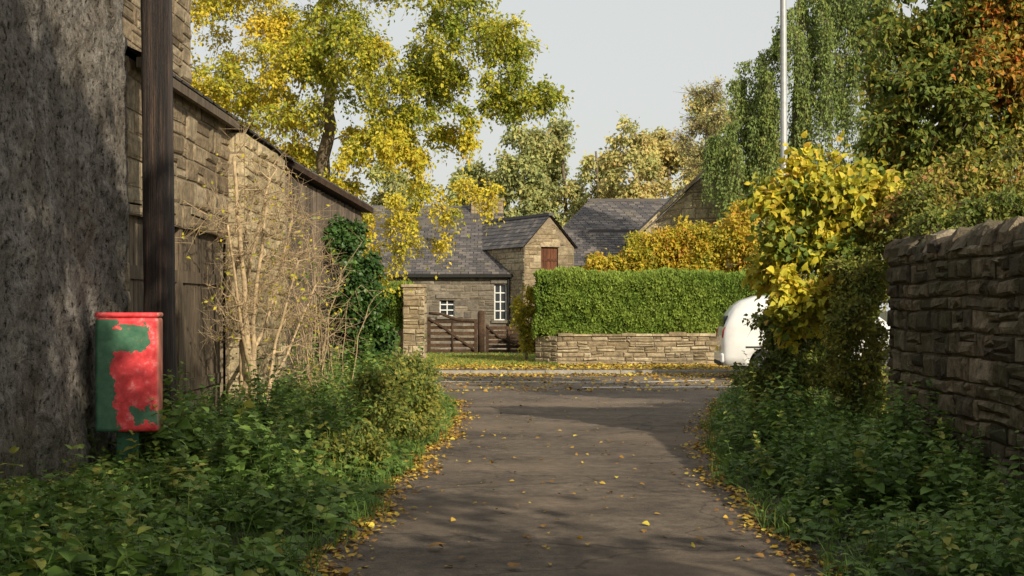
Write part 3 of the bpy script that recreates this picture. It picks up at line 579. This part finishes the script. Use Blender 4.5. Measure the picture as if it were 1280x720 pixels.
# ---------------------------------------------------------------- street lamp
g=Geo();g.tube([(5.75,30,0),(5.75,30,1.2),(5.75,30,1.25),(5.72,30,9),(5.5,30,9.5),(4.9,30,9.7)],[.1,.1,.08,.065,.045,.04],12);g.box(4.4,4.95,29.88,30.12,9.62,9.76)
g.obj('street_lamp',[plain('galvanised_steel',(.36,.37,.37),.5,10,.15,.2)])
# ---------------------------------------------------------------- trees
g=Geo()
grow(g,[(-5.6,38,0),(-5.4,38,2.6),(-5.0,37.8,5.2),(-4.7,37.6,8.5)],.34,
 [(-6.9,37.5,8.,2.3,2.2,3.2,84,.72),(-3.6,37.2,8.6,2.7,2.4,2.6,62,.65),(-1.0,36.8,8.5,1.6,1.6,1.9,30,.5),(.3,36.6,7.1,1.1,1.,.6,11,.38),(-3.6,36.3,5.1,2.,1.2,1.4,26,.42),(-5,37.5,12,3.6,3.,2.5,30,.9),(-6.8,38,4.9,1.9,1.6,1.4,24,.6),(-2.2,36.3,6.2,1.7,1.,.7,13,.38)],
 27,12,.125,.28,lambda c:.76 if c[0]<-5.4 else (.7 if c[2]<6.3 else (.52 if c[0]<-2.5 else .42)),jit=.15)
g.obj('yellow_tree',[M['bark'],M['yel']])
g=Geo()
grow(g,[(-4.4,36,0),(-4.3,36,2.2),(-3.6,35.8,3.4)],.1,[(-3.5,35.8,3.2,1.5,1.,1.,22,.45),(-2.4,35.6,3.8,1.6,.8,.8,13,.38),(-1.2,35.6,4.4,1.,.7,.7,7,.36)],24,6,.11,.3,lambda c:.74,jit=.1)
g.obj('young_maple_tree',[M['bark'],M['yel']])
g=Geo()
grow(g,[(9.6,48.7,0),(9.5,48.7,4.5),(9.8,48.7,9),(9.9,48.7,13)],.27,[(7.7,48.5,7.1,1.1,1.,1.4,34,.5),(8.3,48.5,9.,1.,1.2,1.3,16,.5),(9.9,48.5,9.4,1.9,1.6,2.7,45,.65),(11.9,48.5,9.2,2.2,1.6,3.8,60,.65),(10.8,48.3,5.2,1.7,1.4,1.7,30,.6),(11.2,48.7,13,1.8,1.6,2.,28,.75)],
 20,23,.12,.1,lambda c:.52,hang=1.6,jit=.15)
g.obj('weeping_birch',[M['bark'],M['birch']])
g=Geo()
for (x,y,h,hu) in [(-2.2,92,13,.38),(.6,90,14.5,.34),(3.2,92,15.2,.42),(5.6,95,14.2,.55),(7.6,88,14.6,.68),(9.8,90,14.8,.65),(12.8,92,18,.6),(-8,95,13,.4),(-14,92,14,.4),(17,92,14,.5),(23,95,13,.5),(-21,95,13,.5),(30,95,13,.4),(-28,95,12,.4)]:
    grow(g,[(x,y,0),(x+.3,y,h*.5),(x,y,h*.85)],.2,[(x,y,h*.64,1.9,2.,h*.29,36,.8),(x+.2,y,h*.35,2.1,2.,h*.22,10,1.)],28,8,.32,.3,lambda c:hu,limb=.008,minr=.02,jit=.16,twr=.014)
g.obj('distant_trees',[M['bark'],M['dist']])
g=Geo()
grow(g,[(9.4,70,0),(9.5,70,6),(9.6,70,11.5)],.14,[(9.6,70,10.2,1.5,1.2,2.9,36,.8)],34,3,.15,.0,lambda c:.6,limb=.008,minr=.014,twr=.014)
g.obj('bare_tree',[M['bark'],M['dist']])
g=Geo()
def ch(c): return .32+.3*max(0,c[0]-6.6)+(.2 if 4.6<c[2]<5.9 and c[0]>6.2 else 0)
grow(g,[(7.0,20.5,0),(6.8,20.5,2.4),(6.7,20.5,4.6)],.14,[(6.5,20.2,4.6,1.6,1.1,1.5,75,.38),(5.7,20.,4.3,.9,.8,1.,28,.3),(8.,20,5.,1.5,1.2,1.9,60,.42),(7.2,20.3,6.4,1.6,1.1,1.2,50,.4),(5.9,20.2,5.8,.9,.8,.8,16,.3)],28,11,.115,.15,ch,T=OV,W=.8,jit=.17)
g.obj('cherry_tree',[M['bark'],M['orange']])
g=Geo()
grow(g,[(6.2,17,0),(6.1,17,2.0)],.09,[(5.4,16.9,2.8,1.3,.8,.55,60,.26),(6.6,17,3.1,1.1,.7,.9,40,.3),(4.8,16.4,2.6,.6,.5,.45,22,.22)],30,11,.08,.12,lambda c:.55,T=SI,jit=.24)
g.obj('garden_shrub',[M['bark'],M['russet']])
g=Geo()
grow(g,[(4.7,16.3,0),(4.7,16.3,1.5)],.05,[(4.7,16.0,2.6,.45,.4,.4,22,.2),(5.4,15.6,2.65,.6,.4,.3,20,.18),(4.45,14.9,2.45,.3,.5,.15,12,.15)],26,10,.06,.08,lambda c:.55,T=SI,jit=.2)
g.obj('garden_shrub',[M['bark'],M['box']])
g=Geo()
grow(g,[(3.95,17.3,0),(3.9,17.3,1.2)],.06,[(3.7,17.2,2.8,.85,.6,.65,34,.27),(3.4,17.,2.3,.55,.5,.5,16,.24),(4.6,17.1,3.0,.8,.5,.4,24,.24),(3.45,16.7,1.7,.35,.3,.5,11,.2),(3.9,16.9,2.,.6,.4,.6,16,.22),(5.3,17.2,3.0,.7,.4,.3,12,.2)],16,8,.115,.12,lambda c:(.7 if c[0]<4.4 else .6)-(.35 if rng.uniform()<.25 else 0),T=OV,W=1.1,jit=.16)
g.obj('yellow_dogwood_shrub',[M['bark'],M['yelm']])
g=Geo()
grow(g,[(3.9,15.9,0),(3.9,15.9,.8)],.06,[(3.85,15.9,1.35,.34,.4,.75,46,.2),(3.85,16.2,.7,.5,.5,.5,26,.2),(4.0,16.3,2.0,.35,.4,.35,20,.2)],30,10,.055,.05,lambda c:.72,T=SI,jit=.2)
g.obj('lonicera_bush',[M['bark'],M['box']])
g=Geo()
grow(g,[(3.7,18.6,0),(3.7,18.6,.7)],.06,[(3.65,18.6,1.2,.45,.8,.75,34,.22),(3.35,17.4,.7,.5,.6,.45,20,.2),(3.5,18.2,2.,.3,.4,.3,8,.2),(4.3,21,1.,.4,.8,.6,18,.25),(4.7,22.5,1.3,.5,.6,.8,20,.25)],26,9,.08,.08,lambda c:.4,T=SI,jit=.25)
g.obj('hedgerow_bush',[M['bark'],M['box']])
g=Geo()
grow(g,[(6.5,-2,0),(6.2,-1.8,3),(5.2,-1.2,7),(4.8,-1,10)],.3,[(4.7,-1,8.6,4.,3.,4.4,50,1.05)],20,9,.32,.3,lambda c:.4,limb=.014)
g.obj('unseen_shade_tree',[M['bark'],M['birch']])  # out-of-view tree added to shade the left wall and near lane
# ---------------------------------------------------------------- bare elder against barn
g=Geo();A=[];V=[]
for (bx,by,tx,ty,tz,r,n) in [(-3.4,17.8,-3.5,17.9,3.5,.06,9),(-3.25,17.9,-3.1,18.,2.9,.05,8),(-3.45,18.1,-3.2,18.8,3.3,.055,10),(-3.3,17.7,-3.4,17.0,2.6,.035,6),(-3.2,18.1,-2.75,18.3,2.2,.035,8),(-3.4,18.4,-3.0,19.4,2.8,.04,9),(-3.2,18.3,-2.7,19.5,1.9,.03,8)]:
    mx_,my_=(bx*.65+tx*.35)+rng.normal()*.07,(by+ty)/2+rng.normal()*.1
    a,v=grow(g,[(bx,by,0),(bx+rng.normal()*.06,by+rng.normal()*.06,tz*.25),(mx_,my_,tz*.5),(tx,ty,tz)],r,[(tx,ty,tz*.9,.45,.75,.75,n,.45),(tx+.05,ty,tz*.5,.4,.6,.7,int(n*.8),.42)],8,0,.1,-.05,crook=.28,limb=.012,minr=.007,twr=.005)
    A.append(a);V.append(v)
A=np.concatenate(A);V=np.concatenate(V)
A2=np.repeat(A+V*.55,2,0);V2=rng.normal(size=A2.shape)*.16+np.array([0,0,.05]);twig_tubes(g,A2,V2,np.full(len(A2),.01),np.full(len(A2),.003),0)
n=500;i=rng.integers(0,len(A),n);add_leaves(g,A[i]+V[i],rng.normal(size=(n,3)),rng.normal(size=(n,3)),rng.uniform(.03,.07,n),1.,rng.uniform(.4,1,n),1,SI)
g.obj('bare_elder_shrub',[M['twig'],M['yel']])
g=Geo();A=[];V=[]
for k in range(24):
    b=np.array([-2.9+rng.normal()*.25,20.5+rng.normal()*.8,.2]);tip=b+np.array([rng.normal()*.45+.1,rng.normal()*.7,rng.uniform(1.1,2.5)]);ts=np.linspace(0,1,8)[:,None]
    mid=(b+tip)/2+np.array([rng.normal()*.3,0,.6]);Q=(1-ts)**2*b+2*ts*(1-ts)*mid+ts**2*tip+rng.normal(size=(8,3))*.02;g.tube(Q,np.linspace(.01,.003,8),4)
    for q in range(7): A.append(Q[rng.integers(2,8)]);V.append(rng.normal(size=3)*.2+np.array([0,0,.05]))
A=np.array(A);V=np.array(V);twig_tubes(g,A,V,np.full(len(A),.08),np.full(len(A),.003),0)
n=260;i=rng.integers(0,len(A),n);add_leaves(g,A[i]+V[i]*rng.uniform(.3,1,(n,1)),rng.normal(size=(n,3)),rng.normal(size=(n,3)),rng.uniform(.04,.08,n),1.,rng.uniform(.2,1,n),1,OV)
g.obj('bramble',[M['twig'],M['net']])
g=Geo()
grow(g,[(-2.75,24.2,0),(-2.7,24.2,1.6)],.07,[(-2.6,24.2,1.8,.38,.45,.85,42,.18),(-2.55,24.3,.9,.5,.5,.8,36,.24),(-2.95,25.2,2.9,.3,.5,.35,12,.18)],26,9,.085,.12,lambda c:.45,T=OV,W=1.4,jit=.2)
g.obj('ivy',[M['bark'],M['ivy']])
# ---------------------------------------------------------------- verge plants
lump=lambda x,y:(.8+.3*np.sin(x*2.6+y*1.7)+.25*np.sin(y*2.9-x*1.9)+.15*np.sin(x*6+y*5))
def boxclear(x,y,h): return np.where((x<-2.6)&(y>9.5)&(y<12.85),np.minimum(h,.36),h)
def xl(y): return np.full_like(y,-3.75),lf(y)-.08
def hL(x,y):
    edge=np.clip((lf(y)-.02-x)/.6,.2,1);return boxclear(x,y,edge*np.interp(y,[7,11,13,16,20,26],[.45,.52,.8,.9,.95,.8])*lump(x,y)*rng.uniform(.5,1.2,len(x)))
g=Geo();x,y=in_patch(xl,6.5,14,820);herb(g,x,y,np.clip(hL(x,y),.12,1.2),.145,.06,hue=.62,W=1.15)
x,y=in_patch(lambda y:(np.full_like(y,-3.7),np.full_like(y,-2.6)),7.5,11.2,80);herb(g,x,y,boxclear(x,y,rng.uniform(.45,.8,len(x))),.14,.08,hue=.65,W=1.1,lean=.3)
g.obj('nettles',[M['stem'],M['net']])
g=Geo();x,y=in_patch(xl,6.5,13,900);herb(g,x,y,np.clip(hL(x,y)*.7,.08,1.),.07,.05,hue=.5,W=1.3,T=SI)
g.obj('ground_elder',[M['stem'],M['net']])
g=Geo();x,y=in_patch(lambda y:(np.full_like(y,-3.0),lf(y)-.05),13,27,1150);herb(g,x,y,np.clip(hL(x,y),.15,1.25),.12,.065,hue=.64,W=1.1)
x,y=in_patch(lambda y:(np.full_like(y,-3.75),np.full_like(y,-2.8)),14,23,260);herb(g,x,y,rng.uniform(.3,.8,len(x)),.12,.07,hue=.5)
g.obj('nettles',[M['stem'],M['net']])
g=Geo()
cl=[(-1.35,14.6,.5,.3,.45,.42,16,.2),(-1.25,16.2,.55,.35,.6,.45,18,.22),(-1.3,18.5,.55,.35,.9,.5,20,.24),(-1.5,13.2,.35,.3,.4,.3,10,.18)]
grow(g,[(-1.5,16,0),(-1.5,16,.4)],.03,cl,26,8,.06,.08,lambda c:.6,T=SI,jit=.25);g.obj('bramble_bush',[M['stem'],M['box']])
def xr(y): return rf(y)+.08,np.full_like(y,4.0)
def hR(x,y):
    edge=np.clip((x-rf(y)+.02)/.6,.2,1);return edge*np.interp(y,[7,10,13,16,20,26],[.42,.5,.75,.85,.8,.7])*lump(x,y)*rng.uniform(.5,1.2,len(x))
g=Geo();x,y=in_patch(xr,6.5,15,780);herb(g,x,y,np.clip(hR(x,y),.12,1.1),.115,.055,hue=.55,W=1.1)
x,y=in_patch(xr,6.5,15,700);herb(g,x,y,np.clip(hR(x,y)*.8,.1,1.1),.065,.05,hue=.5,W=1.1,T=SI)
x,y=in_patch(xr,15,27,750);herb(g,x,y,np.clip(hR(x,y),.15,1.1),.11,.06,hue=.58)
g.obj('wild_herbs',[M['stem'],M['net']])
g=Geo()
for s,f in ((-1,lf),(1,rf)):
    y=rng.uniform(6.5,27,2600);x=f(y)+s*(np.abs(rng.normal(size=2600))*.25-.03);k=np.sin(y*3.1+s)+np.sin(y*7.3)>-.4;x=x[k];y=y[k];blades(g,x,y,0,rng.uniform(.05,.28,len(x)),.004,0,.55)
x=rng.uniform(-3.6,-1.3,260);y=rng.uniform(7,14,260);blades(g,x,y,0,rng.uniform(.25,.6,260),.004,0,.6)
g.obj('grass_edge',[M['net']])
g=Geo();X=[];Yy=[]
for s,f,n in ((-1,lf,3600),(1,rf,2200)):
    y=rng.uniform(6.5,27.5,n);x=f(y)-s*np.abs(rng.normal(size=n))*.15+s*.1;X.append(x);Yy.append(y)
y=rng.uniform(7,28,280);X.append(rng.uniform(lf(y),rf(y)));Yy.append(y)
X.append(rng.uniform(-8,9,2800));Yy.append(34.2-np.abs(rng.normal(size=2800))*.6)
X.append(rng.uniform(-8,9,2800));Yy.append(rng.uniform(27,34.2,2800))
X.append(rng.uniform(-7,9,6000));Yy.append(rng.uniform(34.5,37.9,6000))
X.append(rng.uniform(-5,.6,4200));Yy.append(rng.uniform(36.5,45,4200))
x=np.concatenate(X);y=np.concatenate(Yy);n=len(x);z=np.where(y>34.3,.11,.016)+rng.uniform(0,.012,n)
az=rng.uniform(0,6.28,n);D=np.stack([np.cos(az),np.sin(az),rng.normal(size=n)*.18],1);N=np.array([0,0,1.])+rng.normal(size=(n,3))*.35
add_leaves(g,np.stack([x,y,z],1),D,N,rng.uniform(.025,.07,n)*np.where(y>27,1.6,1),1.2,np.clip(rng.normal(.55,.25,n)+np.where(y>34,.15,0),0.02,.98),0,OV)
k=[(-.55,9.3),(.0,8.6),(1.3,9.6)]
add_leaves(g,np.array([(a,b,.03) for a,b in k]),np.array([(1,.2,.3),(.3,1,.2),(-1,.4,.25)]),np.array([(0,0,1.)]*3),np.array([.13,.11,.1]),1.3,np.array([.35,.3,.4]),0,OV)
g.obj('fallen_leaves',[M['fall']])
# ---------------------------------------------------------------- light, sky, camera
el,az=R(27),R(148)
ts=Vector((math.cos(el)*math.sin(az),math.cos(el)*math.cos(az),math.sin(el)))
sun=bpy.data.lights.new('sun','SUN');sun.energy=5.;sun.angle=R(.5);sun.color=(1,.89,.7);so=link(bpy.data.objects.new('sun',sun));so.rotation_euler=ts.to_track_quat('Z','Y').to_euler();so.location=(20,-30,30)
w=bpy.data.worlds.new('World');scene.world=w;w.use_nodes=True;nt=w.node_tree;bg=nt.nodes['Background']
sk=nt.nodes.new('ShaderNodeTexSky');sk.sky_type='NISHITA';sk.sun_disc=False;sk.sun_elevation=el;sk.sun_rotation=az;sk.dust_density=3.;sk.air_density=1.;sk.altitude=50
mx=nt.nodes.new('ShaderNodeMix');mx.data_type='RGBA';mx.inputs[0].default_value=.8;mx.inputs[7].default_value=(6.95,6.95,6.6,1);nt.links.new(sk.outputs[0],mx.inputs[6]);nt.links.new(mx.outputs[2],bg.inputs[0]);bg.inputs[1].default_value=.115
cam=bpy.data.cameras.new('camera');co=link(bpy.data.objects.new('camera',cam));co.location=(0,0,1.6);co.rotation_euler=(R(90),0,0);cam.lens=50;cam.sensor_width=36;cam.shift_y=.0195;cam.clip_end=2000;scene.camera=co
scene.view_settings.view_transform='Standard';scene.view_settings.look='None';scene.view_settings.exposure=0
